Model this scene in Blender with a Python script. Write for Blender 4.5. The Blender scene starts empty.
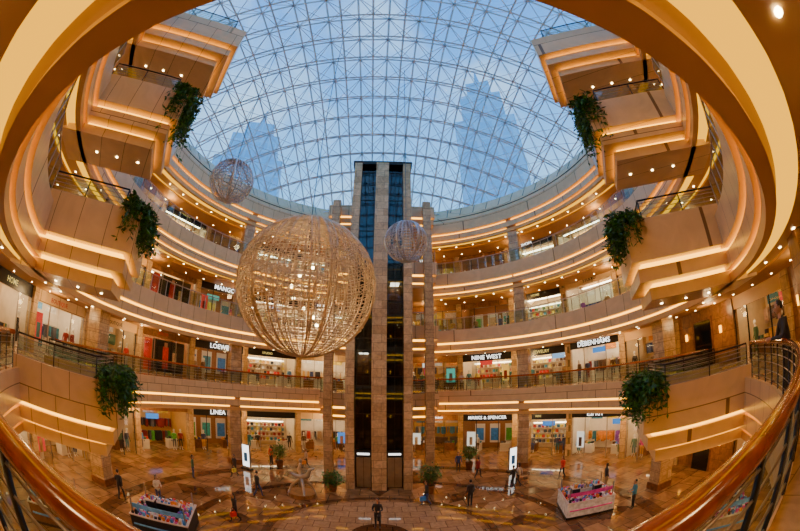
import bpy, math, random
from mathutils import Vector, Matrix
R = random.Random(11)
A, B, CY = 13.8, 14.0, 14.6
LV = [0.0, 6.3, 11.3, 16.2, 21.0]
EYE = 7.9

# ------------------------------------------------------------------ materials
def new_mat(name):
    m = bpy.data.materials.new(name); m.use_nodes = True
    return m, m.node_tree, m.node_tree.nodes['Principled BSDF']
def simple(name, col, rough=0.5, metal=0.0, emit=0.0, ecol=None, var=0.12, scale=3.0, coat=0.0):
    m, nt, b = new_mat(name)
    b.inputs['Roughness'].default_value = rough
    b.inputs['Metallic'].default_value = metal
    b.inputs['Base Color'].default_value = (*col, 1)
    if coat: b.inputs['Coat Weight'].default_value = coat; b.inputs['Coat Roughness'].default_value = .08
    if var > 0:
        tc = nt.nodes.new('ShaderNodeTexCoord'); n = nt.nodes.new('ShaderNodeTexNoise')
        n.inputs['Scale'].default_value = scale; n.inputs['Detail'].default_value = 3
        r = nt.nodes.new('ShaderNodeValToRGB')
        r.color_ramp.elements[0].position = 0.3; r.color_ramp.elements[1].position = 0.7
        r.color_ramp.elements[0].color = (*[c*(1-var) for c in col], 1)
        r.color_ramp.elements[1].color = (*[min(1, c*(1+var)) for c in col], 1)
        nt.links.new(tc.outputs['Object'], n.inputs['Vector']); nt.links.new(n.outputs['Fac'], r.inputs['Fac'])
        nt.links.new(r.outputs['Color'], b.inputs['Base Color'])
    if emit > 0:
        b.inputs['Emission Color'].default_value = (*(ecol or col), 1)
        b.inputs['Emission Strength'].default_value = emit
    return m
def stone(name, c1, c2, bw=1.2, bh=0.6, rough=0.35, mortar=0.012, mc=None, floor=False, vein=.8, ns=2.5):
    m, nt, b = new_mat(name); N = nt.nodes; L = nt.links
    tc = N.new('ShaderNodeTexCoord')
    if floor: vec = tc.outputs['Object']
    else:
        sx = N.new('ShaderNodeSeparateXYZ'); ad = N.new('ShaderNodeMath'); cb = N.new('ShaderNodeCombineXYZ')
        L.new(tc.outputs['Object'], sx.inputs[0]); L.new(sx.outputs['X'], ad.inputs[0]); L.new(sx.outputs['Y'], ad.inputs[1])
        L.new(ad.outputs[0], cb.inputs['X']); L.new(sx.outputs['Z'], cb.inputs['Y']); vec = cb.outputs[0]
    br = N.new('ShaderNodeTexBrick'); L.new(vec, br.inputs['Vector'])
    br.inputs['Scale'].default_value = 1; br.inputs['Brick Width'].default_value = bw; br.inputs['Row Height'].default_value = bh
    br.inputs['Mortar Size'].default_value = mortar
    br.inputs['Color1'].default_value = (*c1, 1); br.inputs['Color2'].default_value = (*c2, 1)
    br.inputs['Mortar'].default_value = (*(mc or [c*0.35 for c in c1]), 1)
    no = N.new('ShaderNodeTexNoise'); no.inputs['Scale'].default_value = ns; no.inputs['Detail'].default_value = 6
    no.inputs['Distortion'].default_value = 1.5
    L.new(tc.outputs['Object'], no.inputs['Vector'])
    rp = N.new('ShaderNodeValToRGB'); rp.color_ramp.elements[0].color = (.55, .5, .45, 1); rp.color_ramp.elements[1].color = (1.15, 1.1, 1, 1)
    rp.color_ramp.elements[0].position = .35; rp.color_ramp.elements[1].position = .65
    L.new(no.outputs['Fac'], rp.inputs['Fac'])
    mx = N.new('ShaderNodeMixRGB'); mx.blend_type = 'MULTIPLY'; mx.inputs['Fac'].default_value = vein
    L.new(br.outputs['Color'], mx.inputs[1]); L.new(rp.outputs['Color'], mx.inputs[2]); L.new(mx.outputs[0], b.inputs['Base Color'])
    b.inputs['Roughness'].default_value = rough
    return m
def emis(name, col, s):
    m = bpy.data.materials.new(name); m.use_nodes = True; nt = m.node_tree; nt.nodes.clear()
    o = nt.nodes.new('ShaderNodeOutputMaterial'); e = nt.nodes.new('ShaderNodeEmission')
    e.inputs[0].default_value = (*col, 1); e.inputs[1].default_value = s; nt.links.new(e.outputs[0], o.inputs[0]); return m
def glass(name, tint, fac=0.12, gcol=(1, 1, 1)):
    m = bpy.data.materials.new(name); m.use_nodes = True; nt = m.node_tree; nt.nodes.clear()
    o = nt.nodes.new('ShaderNodeOutputMaterial'); mx = nt.nodes.new('ShaderNodeMixShader')
    t = nt.nodes.new('ShaderNodeBsdfTransparent'); g = nt.nodes.new('ShaderNodeBsdfGlossy')
    t.inputs[0].default_value = (*tint, 1); g.inputs['Roughness'].default_value = .03; g.inputs[0].default_value = (*gcol, 1)
    mx.inputs[0].default_value = fac
    nt.links.new(t.outputs[0], mx.inputs[1]); nt.links.new(g.outputs[0], mx.inputs[2]); nt.links.new(mx.outputs[0], o.inputs[0]); return m

CREAM = simple('cream_plaster', (.72, .46, .18), .45, var=.05, scale=1.2)
PANEL = stone('cream_panels', (.80, .60, .34), (.74, .54, .29), 1.5, 3.0, .3, .016, (.20, .11, .04), vein=.2, ns=1.0)
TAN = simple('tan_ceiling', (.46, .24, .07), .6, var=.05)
COVE = emis('cove_light', (1, .42, .018), 6)
COVE2 = emis('cove_light_soft', (1, .44, .004), 2.0)
DOWN = emis('downlight_lamp', (1, .74, .36), 28)
SHOPL = emis('shop_light_panel', (1, .82, .52), 15)
WHITE_L = emis('lit_sign_face', (1, .97, .9), 2.8)
LBOX = [emis('lightbox_%d' % i, c, 1.1) for i, c in enumerate([(.7, .05, .03), (1, .5, .08), (.08, .28, .7), (.95, .88, .75), (.95, .85, .65), (.08, .42, .30), (1, .72, .2), (.30, .55, .85)])]
STONE = stone('travertine_blocks', (.72, .53, .30), (.52, .35, .17), 1.0, .55, .25, vein=.6, ns=3)
BROWN = stone('brown_marble', (.40, .19, .06), (.27, .12, .035), 1.0, .8, .3)
FLOORM = stone('marble_floor_tiles', (.46, .27, .12), (.28, .15, .06), 1.2, 1.2, .05, .02, (.09, .05, .02), floor=True, vein=.85, ns=.8)
FLOORD = stone('marble_floor_inlay', (.18, .08, .03), (.12, .05, .02), .6, .6, .05, .02, (.05, .025, .01), floor=True, vein=.5)
FLOORL = stone('marble_floor_light', (.56, .37, .19), (.46, .29, .14), .8, .8, .05, .02, (.2, .12, .06), floor=True, vein=.5)
SLABTOP = stone('beige_floor_tiles', (.56, .38, .21), (.48, .31, .17), .9, .9, .2, .01, (.25, .16, .08), floor=True)
BRONZE = simple('polished_wood_handrail', (.36, .065, .008), .2, 0, var=.3, scale=8, coat=1)
STEEL = simple('steel', (.44, .39, .33), .3, .9, var=.1)
DARKM = simple('dark_metal', (.03, .025, .022), .35, .6, var=.2)
BLACKG = simple('black_glass', (.006, .008, .013), .05, .0, var=.1)
RGLASS = glass('railing_glass', (.62, .78, .78), .10)
SGLASS = glass('shop_glass', (.96, .97, .97), .06)
SHAFTG = glass('lift_shaft_glass', (.16, .19, .24), .07, (.7, .85, 1))
ROOFG = glass('roof_glass', (.70, .88, 1.0), .05)
ROOFS = simple('roof_steel_paint', (.62, .72, .80), .45, .1, var=.05)
GOLDW = simple('chandelier_wire', (.74, .59, .38), .4, .3, var=.3, scale=4)
SILW = simple('chandelier_silver_wire', (.60, .65, .72), .3, .4, var=.2, scale=4)
LEAF = simple('leaf_green', (.025, .11, .012), .5, var=.55, scale=9)
LEAF2 = simple('leaf_light', (.06, .24, .02), .5, var=.4, scale=9)
SOIL = simple('soil', (.06, .035, .02), .9)
SIGNB = simple('sign_black', (.008, .008, .010), .3, var=0)
SIGNR = simple('poster_red', (.50, .02, .01), .4, emit=.15, ecol=(.7, .03, .02), var=.6, scale=1.2)
WHITE = simple('white_paint', (.82, .75, .64), .4, var=.04)
WOOD = simple('brown_wood', (.24, .09, .025), .35, var=.35, scale=5)
SKIN = simple('skin', (.48, .26, .15), .5, var=.06)
HAIR = simple('black_hair', (.015, .01, .008), .4, var=.2)
EYEW = simple('eye_white', (.8, .8, .78), .3, var=0)
LIP = simple('lips', (.4, .12, .1), .4, var=0)
SHOE = simple('shoe_leather', (.02, .015, .012), .3, var=.1)
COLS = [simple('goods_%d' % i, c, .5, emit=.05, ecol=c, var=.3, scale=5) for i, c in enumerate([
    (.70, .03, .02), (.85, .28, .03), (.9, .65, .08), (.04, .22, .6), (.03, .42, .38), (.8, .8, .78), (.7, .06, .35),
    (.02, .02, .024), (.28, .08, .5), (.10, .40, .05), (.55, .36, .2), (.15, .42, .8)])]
GARM = [simple('garment_%d' % i, c, .8, var=.25, scale=5) for i, c in enumerate([
    (.03, .03, .04), (.70, .65, .58), (.05, .08, .24), (.32, .03, .03), (.42, .26, .13), (.12, .12, .14), (.10, .20, .10), (.06, .26, .38), (.75, .42, .10), (.14, .07, .035)])]
BACKS = [simple('shop_wall_%d' % i, c, .6, var=.06) for i, c in enumerate([(.74, .54, .28), (.82, .70, .50), (.84, .78, .68), (.34, .14, .04), (.70, .42, .12), (.06, .045, .04)])]

# ------------------------------------------------------------------ mesh builder
class MB:
    def __init__(s, name): s.name = name; s.v = []; s.f = []; s.mi = []; s.sm = []; s.mats = []
    def m(s, mat):
        if mat not in s.mats: s.mats.append(mat)
        return s.mats.index(mat)
    def face(s, pts, mat, smooth=False):
        k = len(s.v); s.v.extend([tuple(p) for p in pts]); s.f.append(tuple(range(k, k+len(pts)))); s.mi.append(s.m(mat)); s.sm.append(smooth)
    def raw(s, verts, faces, mat, smooth=False, mis=None):
        k = len(s.v); s.v.extend([tuple(p) for p in verts])
        for i, f in enumerate(faces):
            s.f.append(tuple(a+k for a in f)); s.mi.append(s.m(mat if mis is None else mis[i])); s.sm.append(smooth)
    def prism(s, p2, z0, z1, mat, topmat=None):
        n = len(p2); vs = [(x, y, z0) for x, y in p2]+[(x, y, z1) for x, y in p2]
        fs = [tuple(range(n-1, -1, -1)), tuple(range(n, 2*n))]+[(i, (i+1) % n, n+(i+1) % n, n+i) for i in range(n)]
        s.raw(vs, fs, mat, mis=[mat, topmat or mat]+[mat]*n)
    def box(s, c, d, mat, ang=0.0):
        ca, sa = math.cos(ang), math.sin(ang); hx, hy, hz = d[0]/2, d[1]/2, d[2]/2
        p2 = [(c[0]+x*ca-y*sa, c[1]+x*sa+y*ca) for x, y in ((-hx, -hy), (hx, -hy), (hx, hy), (-hx, hy))]
        s.prism(p2, c[2]-hz, c[2]+hz, mat)
    def ptube(s, pts, r, mat, n=6, closed=False, cap=True, smooth=True):
        P = [Vector(p) for p in pts]; m = len(P); rr = r if isinstance(r, (list, tuple)) else [r]*m
        vs = []
        for i, p in enumerate(P):
            if closed: t = P[(i+1) % m]-P[i-1]
            else: t = P[min(i+1, m-1)]-P[max(i-1, 0)]
            if t.length < 1e-9: t = Vector((0, 0, 1))
            t.normalize(); up = Vector((0, 0, 1)) if abs(t.z) < .95 else Vector((1, 0, 0))
            a = t.cross(up).normalized(); b = a.cross(t)
            for k in range(n):
                an = 2*math.pi*k/n; vs.append(p+(a*math.cos(an)+b*math.sin(an))*rr[i])
        fs = []
        for i in range(m if closed else m-1):
            j = (i+1) % m
            for k in range(n): fs.append((i*n+k, i*n+(k+1) % n, j*n+(k+1) % n, j*n+k))
        if cap and not closed: fs.append(tuple(range(n))); fs.append(tuple((m-1)*n+k for k in range(n)))
        s.raw(vs, fs, mat, smooth)
    def ell(s, c, r, mat, n=10, m=7, M=None):
        vs = []; fs = []
        for i in range(m+1):
            ph = math.pi*i/m
            for k in range(n):
                th = 2*math.pi*k/n
                v = Vector((r[0]*math.sin(ph)*math.cos(th), r[1]*math.sin(ph)*math.sin(th), r[2]*math.cos(ph)))
                if M: v = M @ v
                vs.append(v+Vector(c))
        for i in range(m):
            for k in range(n): fs.append((i*n+k, i*n+(k+1) % n, (i+1)*n+(k+1) % n, (i+1)*n+k))
        s.raw(vs, fs, mat, True)
    def build(s, xf=None):
        me = bpy.data.meshes.new(s.name); me.from_pydata(s.v, [], s.f)
        for mt in s.mats: me.materials.append(mt)
        me.polygons.foreach_set('material_index', s.mi); me.polygons.foreach_set('use_smooth', s.sm)
        me.validate(); me.update()
        o = bpy.data.objects.new(s.name, me); bpy.context.scene.collection.objects.link(o)
        if xf is not None: o.matrix_world = xf
        return o

def ring(t, o=0.0):
    a = math.radians(t); return ((A+o)*math.cos(a), CY+(B+o)*math.sin(a))
def sweep(mb, prof, t0, t1, n, closed=False):
    ts = [t0+(t1-t0)*i/n for i in range(n+1)]
    for j in range(len(prof)-1):
        o0, z0, mt = prof[j]; o1, z1, _ = prof[j+1]
        if mt is None: continue
        vs = []
        for t in ts:
            vs.append((*ring(t, o0), z0)); vs.append((*ring(t, o1), z1))
        mb.raw(vs, [(2*i, 2*i+1, 2*i+3, 2*i+2) for i in range(n)], mt, False)

def rail(mb, pts, z, h=1.1, bars=True, gl=True, step=1, r=.045, rm=None):
    mb.ptube([(x, y, z+h) for x, y in pts], r, rm or BRONZE, 10)
    if bars:
        for zz in (.12, .34, .56, .78, .95): mb.ptube([(x, y, z+h*zz/1.1) for x, y in pts], .012, STEEL, 4)
    for i in range(0, len(pts), step):
        x, y = pts[i]; mb.ptube([(x, y, z), (x, y, z+h)], .024, DARKM if bars else STEEL, 6)
    if gl:
        for i in range(len(pts)-1):
            (x0, y0), (x1, y1) = pts[i], pts[i+1]
            mb.face([(x0, y0, z+.08), (x1, y1, z+.08), (x1, y1, z+h-.08), (x0, y0, z+h-.08)], RGLASS)

# ------------------------------------------------------------------ floor
fl = MB('floor')
fl.prism([(-27, -12), (27, -12), (27, 42), (-27, 42)], -.3, 0, FLOORM)
def annulus(r0, r1, mt, z=.004):
    N = 96; vs = []
    for i in range(N+1):
        a = 2*math.pi*i/N
        vs.append((A*r0*math.cos(a), CY+B*r0*math.sin(a), z)); vs.append((A*r1*math.cos(a), CY+B*r1*math.sin(a), z))
    fl.raw(vs, [(2*i, 2*i+1, 2*i+3, 2*i+2) for i in range(N)], mt)
annulus(.90, .96, FLOORD); annulus(.62, .66, FLOORD); annulus(.36, .39, FLOORD); annulus(.10, .34, FLOORL); annulus(0, .10, FLOORD)
for k in range(16):
    a = 2*math.pi*k/16; ca, sa = math.cos(a), math.sin(a)
    def q_(r, s): return (A*r*ca-s*sa, CY+B*r*sa+s*ca, .006)
    fl.face([q_(.40, 0), q_(.5, .7), q_(.61, 0), q_(.5, -.7)], FLOORL if k % 2 else FLOORD)
    def q2(r, s): return (A*r*math.cos(a+.2)-s*math.sin(a+.2), CY+B*r*math.sin(a+.2)+s*math.cos(a+.2), .006)
    fl.face([q2(.68, 0), q2(.78, .9), q2(.88, 0), q2(.78, -.9)], FLOORD if k % 2 else FLOORL)
fl.build()

# ------------------------------------------------------------------ balcony rings
DB = 8.6
OFF = {1: 0, 2: -.2, 3: -.05, 4: 0}
for li in (1, 2, 3, 4):
    F = LV[li]; mb = MB('atrium_balcony'); of = OFF[li]
    prof = [(DB, 0, SLABTOP), (.12, 0, CREAM), (.12, .14, CREAM), (0, .14, PANEL), (0, -.86, CREAM), (.34, -.86, COVE), (.34, -1.03, CREAM),
            (.12, -1.03, PANEL), (.12, -1.5, CREAM), (.45, -1.5, COVE), (.45, -1.64, CREAM), (.22, -1.64, CREAM), (.22, -1.9, CREAM),
            (.46, -1.9, CREAM), (.46, -1.72, CREAM), (.60, -1.62, COVE2), (1.0, -1.66, COVE2), (1.0, -1.8, CREAM), (1.7, -1.8, CREAM), (1.7, -1.62, COVE2),
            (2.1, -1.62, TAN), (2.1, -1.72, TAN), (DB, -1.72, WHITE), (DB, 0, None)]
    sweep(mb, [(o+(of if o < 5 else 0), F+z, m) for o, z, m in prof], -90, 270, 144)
    for o in (1.35, 3.6):
        for i in range(60):
            x, y = ring(i*6+3, o+of)
            z = F-1.80 if o < 2 else F-1.72
            mb.ptube([(x, y, z+.005), (x, y, z-.02)], .05, DOWN, 8)
    mb.build()
    if li < 4:
        rb = MB('balcony_railing')
        for (t0, t1) in ((-135, -45), (-27, 75), (105, 207)):
            n = int((t1-t0)/3.0)
            rail(rb, [ring(t0+(t1-t0)*i/n, .10+of) for i in range(n+1)], F+.14, 1.0 if li > 1 else .98, bars=(li == 1), r=.066 if li == 1 else .035,
                 rm=BRONZE if li == 1 else STEEL)
        rb.build()

pp = MB('trim_roof_parapet')
sweep(pp, [(-.02, 21.14, PANEL), (.25, 21.8, CREAM), (.45, 21.8, COVE), (.45, 21.9, PANEL), (.5, 21.9, PANEL), (1.3, 23.1, WHITE), (1.9, 23.1, WHITE), (1.9, 21.0, None)], -90, 270, 144)
for i in range(72):
    x0, y0 = ring(i*5, .49); x1, y1 = ring(i*5, 1.29)
    pp.ptube([(x0, y0, 21.9), (x1, y1, 23.1)], .03, DARKM, 4)
pp.ptube([(*ring(i*3, .1), 21.5) for i in range(120)], .03, DARKM, 5, closed=True)
pp.build()

wl = MB('wall_atrium')
sweep(wl, [(DB, 0, PANEL), (DB, 21, None)], -90, 270, 96)
wl.build()

# ------------------------------------------------------------------ projecting balconies with planters
def plant(name, pts, n, drop, spread=.45, up=.45):
    mb = MB(name)
    for k in range(n):
        bx, by, bz, ox, oy = pts[R.randrange(len(pts))]
        bx += R.uniform(-.2, .2); by += R.uniform(-.2, .2)
        an = math.atan2(oy, ox)+R.uniform(-1.5, 1.5); ln = R.uniform(.3, 1)*spread*1.3; dr = R.uniform(.05, 1)*drop; u = R.uniform(.3, 1)*up
        P = []
        for i in range(8):
            s = i/7
            hx = ln*(1-(1-s)**2); z = u*math.sin(min(1, s*2.2)*math.pi*.6)-dr*s**2
            P.append(Vector((bx+math.cos(an)*hx, by+math.sin(an)*hx, bz+z)))
        mb.ptube(P, .008, LEAF, 3, cap=False)
        for i in range(1, 8):
            for q in (0, 1, 2):
                d = Vector((R.uniform(-1, 1), R.uniform(-1, 1), R.uniform(-.9, .3))).normalized()
                w = d.cross(Vector((R.uniform(-1, 1), R.uniform(-1, 1), 1))).normalized()*R.uniform(.03, .05)
                l = R.uniform(.14, .28); p = P[i]
                mb.face([p, p+d*l*.5+w, p+d*l, p+d*l*.5-w], LEAF if R.random() < .65 else LEAF2)
    return mb.build()

dU = Vector((-.806, .592)); P0 = Vector((11.2, 6.35))
def boxframe(side):
    P = Vector((P0.x*side, P0.y)); u = Vector((dU.x*side, dU.y)); w = Vector((-u.y, u.x))*(-side)
    if w.y < 0: w = -w
    return P, u, w
def rect(P, u, w, u0, u1, w0, w1):
    return [tuple(P+u*a+w*b) for a, b in ((u0, w0), (u1, w0), (u1, w1), (u0, w1))]
H = 1.7
for side in (1, -1):
    P, u, w = boxframe(side)
    for li in (1, 2, 3, 4):
        Lh = 4.6 if li == 4 else 3.75
        F = LV[li]; mb = MB('projecting_balcony')
        def rc(i, a=-1.2): return rect(P, u, w, a, Lh-i, -H+i, H-i)
        mb.prism(rc(0), F-.80, F+.02, PANEL, SLABTOP)
        mb.prism(rc(.36), F-.97, F-.80, COVE)
        mb.prism(rc(.20), F-1.38, F-.97, PANEL)
        mb.prism(rc(.72), F-1.53, F-1.38, COVE)
        mb.prism(rc(.56), F-1.9, F-1.53, PANEL)
        for a in (.6, 1.6, 2.6):
            q = P+u*a; mb.ptube([(q.x, q.y, F-1.9), (q.x, q.y, F-1.92)], .05, DOWN, 10)
        mb.prism(rect(P, u, w, Lh-.75, Lh-.65, -H, H), F, F+.5, PANEL)
        mb.prism(rect(P, u, w, Lh-.10, Lh, -H, H), F, F+.5, PANEL)
        mb.prism(rect(P, u, w, Lh-.66, Lh-.09, -H+.1, H-.1), F, F+.42, SOIL)
        for sg in (-1, 1):
            mb.prism(rect(P, u, w, -.2, Lh-.09, sg*H-.12*(sg > 0), sg*H+.12*(sg < 0)), F, F+.5, PANEL)
        q = [P+w*(-H+.06), P+u*1.5+w*(-H+.06), P+u*(Lh-.7)+w*(-H+.06), P+u*(Lh-.7)+w*0, P+u*(Lh-.7)+w*(H-.06), P+u*1.5+w*(H-.06), P+w*(H-.06)]
        rail(mb, [tuple(a) for a in q], F+.45, .68, bars=True, gl=True, r=.03, rm=DARKM)
        mb.build()
        if li == 4: continue
        n = {1: 290, 2: 240, 3: 200}[li]
        pts = []
        for k in range(6):
            a = P+u*(Lh-.3)+w*(-H+.25+k*(.28 if li < 3 else .2))
            pts.append((a.x, a.y, F+.45, u.x*.7-w.x*.5, u.y*.7-w.y*.5))
        plant('trailing_plant', pts, n, {1: 1.2, 2: 1.2, 3: 2.0}[li], .6, .6)

# ------------------------------------------------------------------ lift tower
tw = MB('elevator_tower'); y0, y1, zt = 21.5, 24.3, 23.3
tw.box((0, y0+.2, zt/2), (.94, .7, zt), STONE)
tw.box((0, y0+1.6, zt/2), (.2, 2.4, zt), BLACKG)
for s in (-1, 1):
    tw.box((s*1.84, y0+.35, zt/2), (.56, .8, zt), STONE)
    tw.face([(s*.47, y0+.5, 2.7), (s*1.57, y0+.5, 2.7), (s*1.57, y0+.5, zt-.1), (s*.47, y0+.5, zt-.1)], SHAFTG)
    tw.box((s*1.0, y1-.2, zt/2), (1.3, .08, zt-.2), BLACKG)
    tw.box((s*1.95, (y0+y1)/2+.3, zt/2), (.25, y1-y0-.6, zt), BLACKG)
    for k in range(9):
        tw.box((s*1.02, y0+.49, 2.75+k*2.5), (1.1, .05, .05), DARKM)
    tw.box((s*1.02, y0+.49, zt/2+1.3), (.03, .05, zt-2.7), DARKM)
    tw.box((s*1.0, y0+.46, 1.15), (.92, .06, 2.2), STEEL); tw.box((s*1.0, y0+.42, 1.15), (.02, .03, 2.2), DARKM)
    tw.box((s*1.0, y0+.50, 1.35), (1.1, .06, 2.7), SIGNB)
    tw.box((s*1.0, y0+.40, 2.5), (.8, .06, .12), WHITE_L)
    for F in LV[1:4]:
        tw.box((s*1.95, y0+1.6, F+1.3), (.3, 1.2, 2.3), STEEL)
tw.box((0, y1, zt/2), (4.1, .2, zt), STONE)
tw.box((0, (y0+y1)/2+.2, zt+.08), (4.5, 3.2, .3), DARKM)
tw.build()
for s, z in ((-1, 7.0), (1, 11.8)):
    c = MB('elevator_cabin'); x = s*1.02
    c.box((x, y0+1.35, z), (.94, 1.3, .15), STEEL); c.box((x, y0+1.35, z+2.4), (.94, 1.3, .2), STEEL)
    c.box((x, y0+1.98, z+1.2), (.94, .05, 2.4), WOOD); c.box((x, y0+1.3, z+2.27), (.6, .8, .05), SHOPL)
    for q in (-.43, .43): c.box((x+q, y0+.75, z+1.2), (.06, .06, 2.4), STEEL)
    c.box((x, y0+.72, z+.9), (.9, .04, .06), STEEL); c.build()
for li in (1, 2, 3, 4):
    F = LV[li]; b = MB('lobby_bridge')
    for (i, z0, z1, mt) in ((0, -.86, .14, PANEL), (.3, -1.03, -.86, COVE), (.1, -1.5, -1.03, CREAM), (.5, -1.64, -1.5, COVE), (.3, -1.9, -1.64, CREAM)):
        b.prism([(-4.3+i, 24.4+i*.1), (4.3-i, 24.4+i*.1), (4.3-i, 29.2), (-4.3+i, 29.2)], F+z0, F+z1, mt, SLABTOP if i == 0 else None)
    if li < 4:
        for s in (-1, 1):
            rail(b, [(s*3.95, 24.5), (s*3.0, 24.5), (s*2.2, 24.5)], F+.14, 1.0, bars=(li == 1), r=.04, rm=BRONZE if li == 1 else STEEL)
            rail(b, [(s*4.2, 24.6), (s*4.2, 26), (s*4.2, 27.8)], F+.14, 1.0, bars=(li == 1), r=.04, rm=BRONZE if li == 1 else STEEL)
    b.build()

# ------------------------------------------------------------------ columns
def column(x, y, z0, z1, w, ang, mt=STONE):
    c = MB('stone_column')
    c.box((x, y, (z0+z1)/2), (w, w, z1-z0), mt, ang)
    c.box((x, y, z0+.2), (w+.14, w+.14, .4), WOOD if mt is STONE else mt, ang)
    z = z0+1.2
    while z < z1-.2:
        c.box((x, y, z), (w+.02, w+.02, .02), WOOD, ang); z += .6
    c.build()
for s in (-1, 1):
    column(s*3.5, 23.6, 0, 21, .62, 0)
    column(*ring(90-s*49, .75), 0, 21, .85, -s*.7)
for t in (-7, 187):
    column(*ring(t, .9), 0, 21, .95, math.radians(t))
for t in (-106, -74, -55, 235):
    column(*ring(t, 1.65), 0, 21, .9, math.radians(t), BROWN)

# ------------------------------------------------------------------ people
def human(name, loc, head, pose='stand', shirt=None, pants=None, hgt=1.7, longhair=False, bag=None, as_mesh=False, mono=None):
    shirt = mono or shirt or COLS[7]; pants = mono or pants or COLS[7]; skin = mono or SKIN; hair = mono or HAIR; shoe = mono or SHOE
    J = {'pel': (0, 0, .95), 'wai': (0, 0, 1.10), 'che': (0, .01, 1.30), 'nb': (0, 0, 1.44), 'nk': (0, .015, 1.52),
         'sl': (.17, 0, 1.39), 'sr': (-.17, 0, 1.39), 'el': (.23, -.02, 1.12), 'er': (-.23, -.02, 1.12), 'wl': (.25, .07, .88), 'wr': (-.25, .07, .88),
         'hl': (.09, 0, .90), 'hr': (-.09, 0, .90), 'kl': (.10, .02, .50), 'kr': (-.10, .02, .50), 'al': (.10, -.02, .09), 'ar': (-.10, -.02, .09),
         'tl': (.12, .16, .04), 'tr': (-.12, .16, .04)}
    if pose == 'walk':
        J.update(kl=(.09, .20, .52), al=(.09, .26, .10), tl=(.10, .43, .05), kr=(-.09, .0, .50), ar=(-.09, -.26, .15), tr=(-.10, -.12, .04),
                 el=(.23, -.12, 1.14), wl=(.23, -.13, .90), er=(-.23, .08, 1.14), wr=(-.2, .26, .98))
    if pose == 'lean':
        J.update(nk=(0, .12, 1.50), nb=(0, .09, 1.43), che=(0, .06, 1.29), sl=(.17, .08, 1.38), sr=(-.17, .08, 1.38), el=(.24, .17, 1.13), er=(-.24, .17, 1.13), wl=(.08, .38, 1.13), wr=(-.06, .40, 1.15))
    if pose == 'hold':
        J.update(el=(.24, .05, 1.12), wl=(.12, .28, 1.14), er=(-.24, .05, 1.12), wr=(-.12, .28, 1.14))
    if pose == 'sit':
        for k in ('pel', 'wai', 'che', 'nb', 'nk', 'sl', 'sr', 'el', 'er', 'hl', 'hr'):
            a = J[k]; J[k] = (a[0], a[1], a[2]-.40)
        J.update(kl=(.11, .42, .52), kr=(-.11, .42, .52), al=(.11, .44, .09), ar=(-.11, .44, .09), tl=(.12, .6, .04), tr=(-.12, .6, .04), wl=(.10, .30, .74), wr=(-.10, .30, .74),
                 el=(.23, .08, .74), er=(-.23, .08, .74))
    keys = list(J); E = [('pel', 'wai', 's'), ('wai', 'che', 's'), ('che', 'nb', 's'), ('nb', 'nk', 'k'), ('che', 'sl', 's'), ('che', 'sr', 's'), ('sl', 'el', 's'), ('sr', 'er', 's'), ('el', 'wl', 's'), ('er', 'wr', 's'),
         ('pel', 'hl', 'p'), ('pel', 'hr', 'p'), ('hl', 'kl', 'p'), ('hr', 'kr', 'p'), ('kl', 'al', 'p'), ('kr', 'ar', 'p'), ('al', 'tl', 'f'), ('ar', 'tr', 'f')]
    rad = {'pel': (.15, .11), 'wai': (.13, .095), 'che': (.155, .11), 'nb': (.07, .07), 'nk': (.05, .05), 'sl': (.065,)*2, 'sr': (.065,)*2, 'el': (.045,)*2, 'er': (.045,)*2,
           'wl': (.028,)*2, 'wr': (.028,)*2, 'hl': (.095,)*2, 'hr': (.095,)*2, 'kl': (.062,)*2, 'kr': (.062,)*2, 'al': (.042,)*2, 'ar': (.042,)*2, 'tl': (.035,)*2, 'tr': (.035,)*2}
    me = bpy.data.meshes.new('tmp'); me.from_pydata([J[k] for k in keys], [(keys.index(a), keys.index(b)) for a, b, _ in E], [])
    ob = bpy.data.objects.new('tmp', me); bpy.context.scene.collection.objects.link(ob)
    md = ob.modifiers.new('s', 'SKIN')
    for i, k in enumerate(keys):
        sv = me.skin_vertices[0].data[i]; sv.radius = rad[k]; sv.use_root = (k == 'pel')
    sb = ob.modifiers.new('u', 'SUBSURF'); sb.levels = 1; sb.render_levels = 1
    dg = bpy.context.evaluated_depsgraph_get(); ev = ob.evaluated_get(dg); m2 = ev.to_mesh()
    vs = [v.co.copy() for v in m2.vertices]; fs = [tuple(p.vertices) for p in m2.polygons]
    segs = [(Vector(J[a]), Vector(J[b]), t) for a, b, t in E]
    def tag(c):
        best = None; bd = 9
        for a, b, t in segs:
            d = b-a; q = max(0, min(1, (c-a).dot(d)/d.length_squared)); dd = (c-(a+d*q)).length - (.07 if t == 's' and abs(a.x) < .01 and abs(b.x) < .01 else 0)
            if dd < bd: bd = dd; best = t
        return {'s': shirt, 'p': pants, 'k': skin, 'f': shoe}[best]
    mis = [tag(sum((vs[i] for i in f), Vector())/len(f)) for f in fs]
    ev.to_mesh_clear(); bpy.data.objects.remove(ob); bpy.data.meshes.remove(me)
    mb = MB(name); mb.raw(vs, fs, shirt, True, mis)
    nk = Vector(J['nk']); hc = nk+Vector((0, .02, .13))
    mb.ptube([nk-Vector((0, 0, .06)), nk+Vector((0, .01, .06))], [.055, .05], skin, 8)
    mb.ell(hc, (.078, .095, .118), skin, 14, 10); mb.ell(hc+Vector((0, .03, -.06)), (.055, .055, .055), skin, 10, 6)
    mb.ell(hc+Vector((0, -.02, .028)), (.087, .092, .105), hair, 14, 8)
    if longhair: mb.ell(hc+Vector((0, -.065, -.09)), (.085, .05, .17), hair, 12, 7)
    mb.ell(hc+Vector((0, .10, -.015)), (.013, .02, .024), skin, 6, 5)
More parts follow.
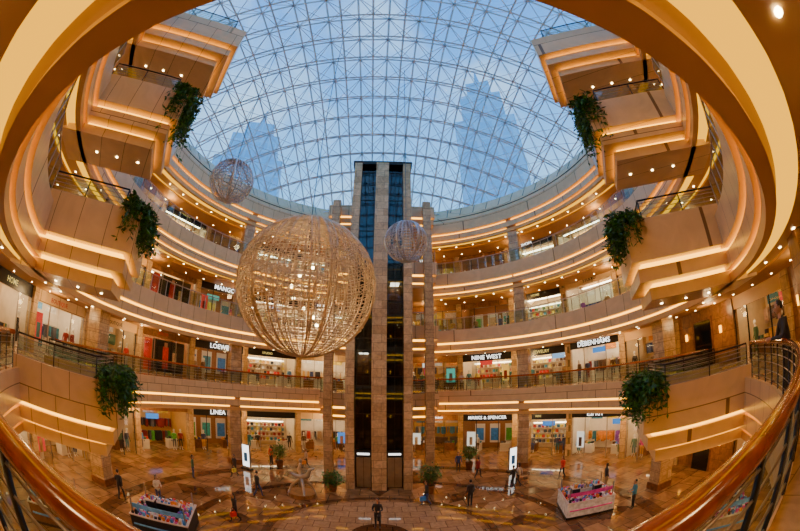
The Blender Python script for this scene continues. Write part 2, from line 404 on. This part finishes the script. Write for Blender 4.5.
    for s in (-1, 1):
        mb.ell(hc+Vector((s*.032, .082, .01)), (.013, .01, .008), mono or EYEW, 6, 4); mb.ell(hc+Vector((s*.032, .091, .01)), (.006, .004, .006), hair, 6, 4)
        mb.ell(hc+Vector((s*.08, 0, -.005)), (.012, .02, .032), skin, 6, 5)
    mb.ell(hc+Vector((0, .088, -.052)), (.024, .009, .007), mono or LIP, 8, 4)
    for s, wk, ek in ((1, 'wl', 'el'), (-1, 'wr', 'er')):
        w_ = Vector(J[wk]); d = (w_-Vector(J[ek])).normalized(); side = d.cross(Vector((0, 1, .2))).normalized()
        if side.length < .1: side = Vector((1, 0, 0))
        nrm = d.cross(side)
        Mx = Matrix((side, nrm, d)).transposed()
        mb.ell(w_+d*.05, (.038, .018, .052), skin, 8, 6, Mx)
        for k, (off, ln) in enumerate(((-.027, .065), (-.009, .078), (.009, .072), (.027, .055))):
            a = w_+d*.085+side*off; mb.ptube([a, a+d*ln*.5+nrm*.006, a+d*ln*.9+nrm*.022], [.0095, .009, .006], skin, 5)
        a = w_+d*.03+side*(-.032); mb.ptube([a, a+d*.03-side*.022, a+d*.06-side*.028+nrm*.01], [.011, .010, .007], skin, 5)
    if bag:
        c = Vector(J['wr'])+Vector((0, .02, -.36)); mb.box(c, (.14, .34, .28), bag)
        mb.ptube([c+Vector((0, -.1, .14)), c+Vector((0, -.04, .3)), c+Vector((0, .04, .3)), c+Vector((0, .1, .14))], .008, bag, 4)
    if as_mesh: return mb
    S = hgt/1.76
    return mb.build(Matrix.Translation(Vector(loc)) @ Matrix.Rotation(head, 4, 'Z') @ Matrix.Scale(S, 4))
MANW = human('mannequin', (0, 0, 0), 0, as_mesh=True, mono=WHITE)
def add_mannequin(mb, x, y, z, ang, top, bot):
    ca, sa = math.cos(ang), math.sin(ang); k = len(mb.v)
    for a in MANW.v: mb.v.append((x+a[0]*ca-a[1]*sa, y+a[0]*sa+a[1]*ca, z+a[2]*1.02))
    for f in MANW.f:
        zc = sum(MANW.v[i][2] for i in f)/len(f)
        mt = top if .95 < zc < 1.43 else (bot if .25 < zc <= .95 else WHITE)
        mb.f.append(tuple(i+k for i in f)); mb.mi.append(mb.m(mt)); mb.sm.append(True)

# ------------------------------------------------------------------ text
TC = {}
def text_geo(s):
    if s not in TC:
        cu = bpy.data.curves.new('t', 'FONT'); cu.body = s; cu.size = 1; cu.align_x = 'CENTER'; cu.align_y = 'CENTER'; cu.resolution_u = 2
        cu.offset = .012
        ob = bpy.data.objects.new('t', cu); bpy.context.scene.collection.objects.link(ob)
        dg = bpy.context.evaluated_depsgraph_get(); ev = ob.evaluated_get(dg); m = ev.to_mesh()
        TC[s] = ([v.co.copy() for v in m.vertices], [tuple(p.vertices) for p in m.polygons]); ev.to_mesh_clear()
        bpy.data.objects.remove(ob); bpy.data.curves.remove(cu)
    return TC[s]

# ------------------------------------------------------------------ shopfronts
NB = 22; SO = 4.4
def bay(li, k, kind, sign=None):
    F = LV[li]; top = LV[li+1]-1.72; t0 = k*360/NB; t1 = (k+1)*360/NB
    p0 = Vector(ring(t0, SO)); p1 = Vector(ring(t1, SO)); c = (p0+p1)/2; e = (p1-p0); Wd = e.length; e.normalize()
    n = Vector((e.y, -e.x))
    if n.dot(c-Vector((0, CY))) < 0: n = -n
    ang = math.atan2(e.y, e.x)
    def bx(mb, s, d, z, ds, dd, dz, mt): q = c+e*s+n*d; mb.box((q.x, q.y, F+z), (ds, dd, dz), mt, ang)
    HH = top-F
    def put_text(mb, txt, s, d, z, size, mt):
        vs, fs = text_geo(txt); ex = Vector((n.y, -n.x)); q = c+ex*s+n*d
        mb.raw([(q.x+ex.x*v.x*size, q.y+ex.y*v.x*size, F+z+v.y*size) for v in vs], fs, mt)
    mb = MB('shopfront' if kind != 'panel' else 'wall_panelling')
    bx(mb, -Wd/2, 0, HH/2, .5, .5, HH, STONE if kind != 'panel' else BROWN)
    if kind == 'panel':
        bx(mb, 0, .1, HH/2, Wd, .2, HH, BROWN); bx(mb, 0, -.03, 1.3, 1.6, .1, 2.6, BLACKG)
        for s in (-.85, .85): bx(mb, s, -.08, 1.35, .1, .1, 2.7, WOOD)
        bx(mb, 0, -.08, 2.72, 1.8, .1, .12, WOOD)
        for s in (-1.6, 1.6): bx(mb, s, -.08, 1.9, .12, .12, .4, COVE)
        return mb.build()
    style = (li*5+k*3) % 5 if kind != 'poster' else 9
    if (li*7+k*5) % 11 == 0 and kind != 'poster': style = 1
    oh = (2.65 if li else 3.3)+(.12 if k % 4 == 1 else 0)
    bx(mb, 0, .12, (oh+HH)/2, Wd-.4, .35, HH-oh, [CREAM, SIGNB, BROWN, PANEL, BROWN][style % 5])
    words = ['FASHION', 'BOUTIQUE', 'SHOES', 'JEWELRY', 'GALLERY', 'STUDIO', 'LUXE', 'ATELIER', 'KIDS', 'HOME']
    if sign:
        sz = min(.55, Wd*.86/len(sign)*1.45)
        bx(mb, 0, -.1, oh+.28, Wd*.92, .12, .62, SIGNB); put_text(mb, sign, 0, -.17, oh+.28, sz, WHITE_L)
    elif R.random() < .7:
        wd = R.choice(words); bl = style in (1, 2, 4)
        put_text(mb, wd, R.uniform(-.5, .5), -.08, oh+.3, R.uniform(.24, .4), R.choice([WHITE_L, LBOX[1], LBOX[6]]) if bl else R.choice([SIGNB, SIGNB, SIGNR]))
    bk = BACKS[[0, 1, 4, 2, 3][style % 5]]
    bx(mb, 0, 3.1, HH/2, Wd*1.1, .1, HH, bk)
    bx(mb, Wd/2-.1, 1.6, HH/2, .1, 3.0, HH, bk); bx(mb, -Wd/2+.1, 1.6, HH/2, .1, 3.0, HH, bk)
    bx(mb, 0, .6, HH-.2, Wd*.8, .22, .06, SHOPL)
    if style in (1, 3, 9): bx(mb, 0, 2.1, HH-.2, Wd*.7, .22, .06, SHOPL)
    door = kind == 'door'
    xs = [-.45, -.2, .2, .45]
    if style != 2 or not door:
        for a in xs: bx(mb, a*Wd, 0, oh/2, .05, .08, oh, STEEL if style % 2 else DARKM)
        for i in range(3):
            if door and i == 1: continue
            a, b_ = xs[i]*Wd, xs[i+1]*Wd; q0 = c+e*a; q1 = c+e*b_
            mb.face([(q0.x, q0.y, F+.05), (q1.x, q1.y, F+.05), (q1.x, q1.y, F+oh), (q0.x, q0.y, F+oh)], SGLASS)
    pal = R.sample(GARM, 4)
    if kind == 'poster':
        bx(mb, -.5, .3, 1.4, Wd*.6, .06, 2.5, SIGNB); bx(mb, -.2, .26, 1.3, .55, .03, 1.7, COLS[0]); bx(mb, -1.1, .26, 1.2, .4, .03, 1.2, COLS[10])
        bx(mb, -.2, .25, 2.3, .3, .03, .36, SKIN); bx(mb, 1.5, .3, 1.4, .7, .06, 2.4, SIGNR)
    elif style in (0, 2, 3):
        for z in ((1.15, 2.25) if style != 3 else (1.6,)):
            bx(mb, 0, 2.7, z+.04, Wd*.84, .03, .03, STEEL)
            s = -Wd*.42; g_ = R.choice(pal)
            while s < Wd*.42:
                if R.random() < .22: g_ = R.choice(pal+[COLS[R.randrange(12)]]); s += R.uniform(.06, .25)
                ln = R.uniform(.6, .95) if z < 1.3 or style == 3 else R.uniform(.55, .8)
                bx(mb, s, 2.7, z-ln/2, .06, .42, ln, g_); s += .085
        for s in (-.3, 0, .3): bx(mb, s*Wd, 3.0, 2.95 if li == 0 else 2.7, Wd*.22, .04, .55, R.choice([GARM[1], COLS[1], GARM[7], COLS[11], COLS[2], COLS[5]]))
    elif style == 1:
        for r_, z in enumerate((.5, 1.0, 1.5, 2.0)):
            bx(mb, 0, 2.9, z, Wd*.8, .35, .04, WHITE)
            s = -Wd*.38
            while s < Wd*.38: bx(mb, s, 2.85, z+.16, .24, .16, .28, R.choice(pal+[COLS[0], COLS[2]])); s += R.uniform(.3, .5)
        bx(mb, 0, 3.03, 2.45, Wd*.8, .03, .05, SHOPL)
    else:
        for s in (-.3, 0, .3):
            bx(mb, s*Wd, 3.0, 1.5, Wd*.2, .06, 2.0, WHITE); bx(mb, s*Wd, 2.92, 1.4, .8, .06, 1.3, R.choice([COLS[10], COLS[4], GARM[7], COLS[2], COLS[9], COLS[3]]))
    if kind != 'poster':
        if R.random() < .55:
            s = R.choice([-.32, .32]); bx(mb, s*Wd, .35, 1.4, R.uniform(.6, .9), .05, R.uniform(1.1, 1.5), R.choice(LBOX)); bx(mb, s*Wd, .31, 1.2, .3, .03, .8, R.choice(pal+[SKIN]))
        if R.random() < .5: bx(mb, R.uniform(-.2, .2)*Wd, 2.4, 2.5, 1.3, .05, .45, R.choice(LBOX))
        for s in (-.28, .28):
            bx(mb, s*Wd, 1.4, .4, 1.0, .6, .8, WHITE if k % 2 else WOOD)
            for j in range(4): bx(mb, s*Wd-.36+j*.24, 1.4+R.uniform(-.15, .15), .88, .2, .26, .16, R.choice(pal+[COLS[R.randrange(12)]]))
        for s in (-.38, -.25, .22, .38):
            if R.random() < .75:
                q = c+e*(s*Wd)+n*.65
                add_mannequin(mb, q.x, q.y, F+.02, math.atan2(-n.y, -n.x)-math.pi/2+R.uniform(-.4, .4), R.choice(pal+[COLS[R.randrange(12)]]), R.choice(pal))
    return mb.build()
SG = {(1, 1): 'DEBENHAMS', (0, 3): 'MARKS & SPENCER', (1, 8): 'LOEWE', (1, 3): 'NINE WEST', (0, 8): 'LINEA', (2, 8): 'MANGO', (0, 1): 'ESPRIT'}
for li in (0, 1, 2, 3):
    for k in range(NB):
        tm = (k+.5)*360/NB
        if 225 < tm < 315: kind = 'panel'
        elif 83 < tm < 97: kind = 'panel'
        elif tm > 315 or (200 < tm < 225): kind = 'panel' if k % 2 else 'door'
        elif (li, k) in ((1, 9), (2, 9)): kind = 'poster'
        else: kind = 'door' if k % 2 else 'window'
        bay(li, k, kind, SG.get((li, k)))

# ------------------------------------------------------------------ roof
AX, BY_, ZR, HD = A+1.6, B+1.6, 23.1, 4.6
def rz(x, y):
    q = (x/AX)**2+((y-CY)/BY_)**2; return ZR+HD*(1-q)
def ins(x, y): return (x/AX)**2+((y-CY)/BY_)**2 <= 1.0
rs = MB('roof_space_frame'); g = 1.85
NX, NY = int(AX//g)+1, int(BY_//g)+1
def clip(p, q):
    a, b = ins(*p), ins(*q)
    if not a and not b: return None
    if a and b: return p, q
    if not a: p, q = q, p
    lo, hi = 0, 1
    for _ in range(20):
        m = (lo+hi)/2
        if ins(p[0]+(q[0]-p[0])*m, p[1]+(q[1]-p[1])*m): lo = m
        else: hi = m
    return p, (p[0]+(q[0]-p[0])*lo, p[1]+(q[1]-p[1])*lo)
def mem(p, q, dz0, dz1, r):
    rs.ptube([(p[0], p[1], rz(*p)+dz0), (q[0], q[1], rz(*q)+dz1)], r, ROOFS, 4, cap=False, smooth=False)
for i in range(-NX, NX+1):
    for j in range(-NY, NY+1):
        p = (i*g, CY+j*g)
        for q in ((p[0]+g, p[1]), (p[0], p[1]+g)):
            c = clip(p, q)
            if c: mem(c[0], c[1], 0, 0, .065)
        for c in (clip(p, (p[0]+g, p[1]+g)), clip((p[0]+g, p[1]), (p[0], p[1]+g))):
            if c: mem(c[0], c[1], 0, 0, .026)
        l = (p[0]+g/2, p[1]+g/2)
        if ins(*l):
            for q in ((l[0]+g, l[1]), (l[0], l[1]+g)):
                if ins(*q): mem(l, q, -.9, -.9, .06)
            for q in (p, (p[0]+g, p[1]), (p[0], p[1]+g), (p[0]+g, p[1]+g)):
                if ins(*q): mem(l, q, -.9, 0, .030)
rs.ptube([(AX*math.cos(a*math.pi/60), CY+BY_*math.sin(a*math.pi/60), ZR) for a in range(120)], .14, ROOFS, 6, closed=True)
rs.build()
rg = MB('window_roof_glazing'); N = 72; M = 12; vs = [(0, CY, ZR+HD+.08)]
for m_ in range(1, M+1):
    q = m_/M
    for i in range(N):
        a = 2*math.pi*i/N; vs.append((AX*q*math.cos(a), CY+BY_*q*math.sin(a), ZR+.08+HD*(1-q*q)))
fs = [(0, 1+i, 1+(i+1) % N) for i in range(N)]
for m_ in range(M-1):
    for i in range(N): a = 1+m_*N; fs.append((a+i, a+(i+1) % N, a+N+(i+1) % N, a+N+i))
rg.raw(vs, fs, ROOFG, True); rg.build()

# ------------------------------------------------------------------ wire globe chandeliers
def globe(name, c, r, mt, nr, nm, wr, inner=True):
    mb = MB(name)
    for i in range(1, nr):
        ph = math.pi*i/nr; rr = r*math.sin(ph); z = r*math.cos(ph); n = max(16, int(64*math.sin(ph)))
        tl = R.uniform(-.012, .012); j = R.uniform(.985, 1.01)
        mb.ptube([(c[0]+rr*j*math.cos(2*math.pi*k/n), c[1]+rr*j*math.sin(2*math.pi*k/n), c[2]+z+tl*rr*math.cos(2*math.pi*k/n)) for k in range(n)], wr, mt, 3, closed=True)
    for k in range(nm):
        th = 2*math.pi*k/nm+R.uniform(-.02, .02); tw_ = R.uniform(-.15, .15)
        mb.ptube([(c[0]+r*math.sin(math.pi*i/28)*math.cos(th+tw_*i/28), c[1]+r*math.sin(math.pi*i/28)*math.sin(th+tw_*i/28), c[2]+r*math.cos(math.pi*i/28)) for i in range(29)], wr*(2.0 if k % 6 == 0 else 1), mt, 3, cap=False)
    for k in range(3):
        Mx = Matrix.Rotation(math.pi*k/3, 3, 'Z') @ Matrix.Rotation(math.pi/2, 3, 'X')
        mb.ptube([Vector(c)+Mx @ Vector((r*.985*math.cos(2*math.pi*q/64), r*.985*math.sin(2*math.pi*q/64), 0)) for q in range(64)], wr*2.6, mt, 4, closed=True)
    if inner:
        for k in range(26):
            a = 2*math.pi*k/26; x, y = c[0]+r*.42*math.cos(a), c[1]+r*.42*math.sin(a)
            mb.ptube([(x, y, c[2]-r*.7), (x, y, c[2]+r*.55)], wr*1.3, mt, 3)
        for z in range(9):
            zz = c[2]-r*.7+z*r*.15
            mb.ptube([(c[0]+r*.42*math.cos(2*math.pi*q/32), c[1]+r*.42*math.sin(2*math.pi*q/32), zz) for q in range(32)], wr*1.3, mt, 3, closed=True)
        for k in range(7):
            a = k*.9; mb.ell((c[0]+r*.2*math.cos(a), c[1]+r*.2*math.sin(a), c[2]-r*.55+k*r*.13), (.06, .06, .08), DOWN, 8, 5)
    mb.ptube([(c[0], c[1], c[2]+r*.55 if inner else c[2]+r), (c[0], c[1], rz(c[0], c[1])-.9)], .018, DARKM, 5)
    mb.ptube([(c[0], c[1], c[2]+r*.97), (c[0], c[1], c[2]+r*1.05)], .12, DARKM, 8)
    mb.build()
globe('wire_globe_chandelier', (-2.85, 12.3, 11.1), 2.68, GOLDW, 60, 92, .018)
globe('wire_globe_chandelier', (-6.9, 12.1, 15.8), 1.05, SILW, 22, 34, .018, False)
globe('wire_globe_chandelier', (1.19, 14.75, 14.0), 1.0, SILW, 22, 34, .018, False)

# ------------------------------------------------------------------ ground floor furniture
def kiosk(x, y, ang, w, d, top):
    mb = MB('market_kiosk'); ca, sa = math.cos(ang), math.sin(ang)
    def b(px, py, z, sx, sy, sz, mt): mb.box((x+px*ca-py*sa, y+px*sa+py*ca, z), (sx, sy, sz), mt, ang)
    for (px, py, sx, sy) in ((0, -d/2, w, .6), (0, d/2, w, .6), (-w/2+.3, 0, .6, d-.6), (w/2-.3, 0, .6, d-.6)):
        b(px, py, .45, sx, sy, .9, top); b(px, py, .93, sx+.06, sy+.06, .05, WHITE); b(px, py, .06, sx+.04, sy+.04, .12, DARKM)
        nx = int(max(sx, sy)/.18)
        for i in range(nx):
            for r_ in (-.2, -.06, .08, .2):
                o = -max(sx, sy)/2+.12+i*.18; h = R.uniform(.04, .2)
                mt = COLS[R.choice([0, 1, 3, 5, 6, 7, 7, 8, 10, 11, 5])]
                if sx > sy: b(px+o, py+r_, .955+h/2, .11, .1, h, mt)
                else: b(px+r_, py+o, .955+h/2, .1, .11, h, mt)
    for sx in (-1, 1):
        for sy in (-1, 1): b(sx*(w/2-.1), sy*(d/2+.1), 1.2, .05, .05, .9, STEEL)
        b(sx*.6, 0, .65, .4, .4, 1.3, SIGNB); b(sx*.6, 0, 1.34, .44, .44, .05, WHITE)
        for i in range(8): b(sx*.6+R.uniform(-.16, .16), R.uniform(-.16, .16), 1.44, .09, .09, .16, COLS[R.randrange(12)])
    b(0, -d/2-.02, 1.28, w*.98, .03, .2, COLS[6] if top is COLS[5] else COLS[11]); b(0, -d/2-.04, .5, w*.9, .63, .06, COLS[6] if top is COLS[5] else COLS[11])
    mb.build()
kiosk(-9.0, 11.4, .35, 2.6, 1.9, COLS[7]); kiosk(10.1, 14.1, -.3, 2.5, 1.8, COLS[5]); kiosk(12.4, 6.6, -.8, 2.4, 1.7, COLS[10])
kiosk(-12.6, 7.4, .8, 2.4, 1.7, WOOD)

def potted(x, y, h):
    mb = MB('potted_tree')
    mb.ptube([(x, y, 0), (x, y, .06), (x, y, .55), (x, y, .6)], [.22, .24, .32, .34], WOOD, 14); mb.ptube([(x, y, .55), (x, y, .605)], .3, SOIL, 12)
    mb.ptube([(x, y, .5), (x+.05, y, h*.6), (x, y+.05, h*.8)], [.05, .04, .02], WOOD, 6)
    for k in range(520):
        d = Vector((R.gauss(0, 1), R.gauss(0, 1), R.gauss(0, 1))).normalized()*R.uniform(.3, .75)
        p = Vector((x, y, h*.75))+Vector((d.x, d.y, d.z*.9)); q = Vector((R.uniform(-1, 1), R.uniform(-1, 1), R.uniform(-.6, .6))).normalized()
        w_ = q.cross(Vector((0, 0, 1))).normalized()*.05
        mb.face([p, p+q*.1+w_, p+q*.22, p+q*.1-w_], LEAF if k % 3 else LEAF2)
    mb.build()
potted(3.1, 20.6, 1.9); potted(-7.6, 25.2, 1.8); potted(6.9, 25.6, 1.8); potted(-2.9, 20.9, 1.2)

sc = MB('bronze_sculpture'); X, Y = -4.6, 19.6
sc.ptube([(X, Y, 0), (X, Y, .25)], [.9, .85], BROWN, 20, smooth=False)
for a in range(4):
    an = a*math.pi/2+.4
    sc.ptube([(X+.8*math.cos(an)*q[0], Y+.8*math.sin(an)*q[0], q[1]) for q in ((1, .25), (.75, .7), (.3, 1.0), (0, 1.25))], [.05, .09, .12, .14], STEEL, 8)
sc.ptube([(X-.8, Y, 1.5), (X-.35, Y, 1.3), (X, Y, 1.25), (X+.4, Y, 1.4), (X+.55, Y, 1.8), (X+.85, Y, 1.95)], [.05, .14, .2, .17, .11, .05], STEEL, 10)
sc.ptube([(X, Y, 1.3), (X-.1, Y+.05, 1.8), (X, Y, 2.2)], [.12, .13, .07], STEEL, 8); sc.ell((X, Y, 2.35), (.11, .12, .14), STEEL)
sc.build()

for (x, y, a) in ((-9.6, 23.3, -.35), (9.6, 23.3, .35)):
    s = MB('lit_poster_stand'); s.box((x, y, 1.05), (.75, .14, 1.9), STEEL, a)
    n = Vector((math.sin(a), -math.cos(a))); s.box((x+n.x*.07, y+n.y*.07, 1.1), (.64, .03, 1.7), WHITE_L, a); s.box((x+n.x*.09, y+n.y*.09, 1.0), (.34, .02, .7), COLS[3], a); s.box((x, y, .05), (.9, .4, .1), DARKM, a); s.build()

# people
human('walking_woman', (-6.7, 14.2, 0), 2.6, 'walk', COLS[7], COLS[7], 1.62, True, COLS[0])
human('walking_man', (-6.9, 18.1, 0), -.6, 'walk', COLS[7], GARM[2], 1.74)
human('standing_woman', (-.1, 15.5, 0), 3.0, 'hold', COLS[7], COLS[7], 1.75, True, COLS[7])
human('standing_man', (4.9, 17.7, 0), .3, 'stand', COLS[7], COLS[7], 1.75)
for (x, y, h_, ps, sh, pn, lh) in ((11.7, 11.9, 1.2, 'hold', GARM[7], COLS[7], False), (-10.8, 13.4, -2, 'hold', GARM[1], GARM[2], True), (6.8, 22.8, -1, 'walk', GARM[3], COLS[7], False),
        (11.7, 19.4, 1.9, 'walk', COLS[0], COLS[7], True), (-11.6, 18.6, -1.2, 'stand', GARM[6], GARM[2], True), (-5.6, 25.8, 2.2, 'walk', COLS[10], COLS[7], False),
        (8.2, 19.6, .6, 'walk', COLS[7], COLS[7], False), (8.7, 19.9, .7, 'walk', GARM[1], COLS[7], True), (-9.6, 21.0, 2.8, 'walk', COLS[7], COLS[7], False), (12.6, 15.6, -1.8, 'stand', COLS[7], GARM[4], True),
        (-12.4, 12.0, .4, 'walk', COLS[7], COLS[7], False), (5.9, 25.0, 3.0, 'stand', GARM[2], COLS[7], False), (-8.4, 25.6, 2.7, 'stand', COLS[0], COLS[7], True), (2.6, 18.4, 1.7, 'walk', COLS[7], GARM[2], True)):
    human('shopper', (x, y, 0), h_, ps, sh, pn, 1.68, lh, COLS[R.randrange(6)] if R.random() < .4 and ps == 'walk' else None)
human('man_at_railing', (7.0, 2.30, 6.3), math.radians(37), 'lean', COLS[7], COLS[7], 1.9)
human('balcony_visitor', (*ring(62, .55), 6.3), math.radians(155), 'lean', GARM[1], COLS[7], 1.7)
human('balcony_visitor', (*ring(128, .45), 11.3), math.radians(215), 'lean', COLS[7], GARM[2], 1.7)
Pl, ul, wl_ = boxframe(-1); sp = Pl+ul*1.9
ch = MB('cafe_chair'); hd = math.radians(-40)
ca, sa = math.cos(hd), math.sin(hd)
def cl(px, py): return (sp.x+px*ca-py*sa, sp.y+px*sa+py*ca)
ch.box((*cl(0, .08), 11.3+.43), (.44, .44, .05), WOOD, hd); ch.box((*cl(0, -.16), 11.3+.75), (.44, .04, .4), WOOD, hd)
for px, py, hh in ((-.19, .27, .42), (.19, .27, .42), (-.19, -.15, .9), (.19, -.15, .9)): ch.ptube([(*cl(px, py), 11.32), (*cl(px, py), 11.3+hh)], .018, DARKM, 6)
ch.build()
human('seated_visitor', (sp.x, sp.y, 11.32), hd, 'sit', COLS[7], COLS[7], 1.72)

# ------------------------------------------------------------------ towers outside
def tower_mat():
    m, nt, b = new_mat('tower_hazed_facade'); N = nt.nodes; L = nt.links
    tc = N.new('ShaderNodeTexCoord'); sx = N.new('ShaderNodeSeparateXYZ'); ad = N.new('ShaderNodeMath'); cb = N.new('ShaderNodeCombineXYZ')
    L.new(tc.outputs['Object'], sx.inputs[0]); L.new(sx.outputs['X'], ad.inputs[0]); L.new(sx.outputs['Y'], ad.inputs[1]); L.new(ad.outputs[0], cb.inputs['X']); L.new(sx.outputs['Z'], cb.inputs['Y'])
    br = N.new('ShaderNodeTexBrick'); br.offset = 0; L.new(cb.outputs[0], br.inputs['Vector'])
    br.inputs['Scale'].default_value = 1; br.inputs['Brick Width'].default_value = 3; br.inputs['Row Height'].default_value = 3.6; br.inputs['Mortar Size'].default_value = .35
    br.inputs['Color1'].default_value = (.18, .40, .62, 1); br.inputs['Color2'].default_value = (.22, .44, .66, 1); br.inputs['Mortar'].default_value = (.28, .50, .70, 1)  # distance haze painted into the facade: pale, low-contrast blues close to the sky
    L.new(br.outputs['Color'], b.inputs['Base Color']); b.inputs['Roughness'].default_value = .5
    return m
TM = tower_mat()
for (x, y, w, h, a) in ((-44, 88, 22, 88, .3), (34, 82, 19, 106, -.4)):
    t = MB('skyscraper'); t.box((x, y, h*.38), (w, w, h*.76), TM, a); t.box((x, y, h*.82), (w*.74, w*.74, h*.14), TM, a); t.box((x, y, h*.93), (w*.45, w*.45, h*.1), TM, a)
    t.ptube([(x, y, h*.97), (x, y, h*1.1)], [1.6, .1], TM, 6); t.build()

# ------------------------------------------------------------------ lights
def point(name, loc, e, col, r=.4):
    l = bpy.data.lights.new(name, 'POINT'); l.energy = e; l.color = col; l.shadow_soft_size = r
    o = bpy.data.objects.new(name, l); o.location = loc; bpy.context.scene.collection.objects.link(o)
for li in (0, 1, 2, 3):
    zt = LV[li+1]-2.15
    for i in range(12):
        x, y = ring(i*30+15, 2.9); point('ceiling_lamp', (x, y, zt), 88 if li else 240, (1, .64, .28), .25)
point('chandelier_lamp', (-2.85, 12.3, 10.2), 200, (1, .72, .42), .3)

# ------------------------------------------------------------------ world
w = bpy.data.worlds.new('sky'); bpy.context.scene.world = w; w.use_nodes = True; nt = w.node_tree; nt.nodes.clear()
o = nt.nodes.new('ShaderNodeOutputWorld'); bg = nt.nodes.new('ShaderNodeBackground'); tc = nt.nodes.new('ShaderNodeTexCoord')
sx = nt.nodes.new('ShaderNodeSeparateXYZ'); rp = nt.nodes.new('ShaderNodeValToRGB'); no = nt.nodes.new('ShaderNodeTexNoise'); mx = nt.nodes.new('ShaderNodeMixRGB')
nt.links.new(tc.outputs['Generated'], sx.inputs[0]); nt.links.new(sx.outputs['Z'], rp.inputs['Fac'])
rp.color_ramp.elements[0].position = .35; rp.color_ramp.elements[0].color = (.30, .64, .97, 1)
rp.color_ramp.elements[1].position = .95; rp.color_ramp.elements[1].color = (.06, .30, .82, 1)
no.inputs['Scale'].default_value = 3.5; no.inputs['Detail'].default_value = 5; nt.links.new(tc.outputs['Generated'], no.inputs['Vector'])
r2 = nt.nodes.new('ShaderNodeValToRGB'); r2.color_ramp.elements[0].position = .47; r2.color_ramp.elements[1].position = .70
r2.color_ramp.elements[1].color = (.65, .65, .65, 1)
nt.links.new(no.outputs['Fac'], r2.inputs['Fac']); nt.links.new(r2.outputs['Color'], mx.inputs['Fac'])
nt.links.new(rp.outputs['Color'], mx.inputs[1]); mx.inputs[2].default_value = (.72, .89, 1, 1)
nt.links.new(mx.outputs[0], bg.inputs[0]); bg.inputs[1].default_value = 2.1; nt.links.new(bg.outputs[0], o.inputs[0])

# ------------------------------------------------------------------ camera: fisheye (Cycles default equisolid 10.5 mm, 180 deg)
cd = bpy.data.cameras.new('camera'); cam = bpy.data.objects.new('camera', cd); bpy.context.scene.collection.objects.link(cam)
cd.lens = 8.5; cd.sensor_fit = 'HORIZONTAL'; cd.sensor_width = 24.7; cd.sensor_height = 24.7*531/800
cd.clip_start = .05; cd.clip_end = 1000
cd.type = 'PANO'
cam.location = (0, 0, EYE); cam.rotation_euler = (math.radians(90+18.4), 0, math.radians(-3.5))
bpy.context.scene.camera = cam
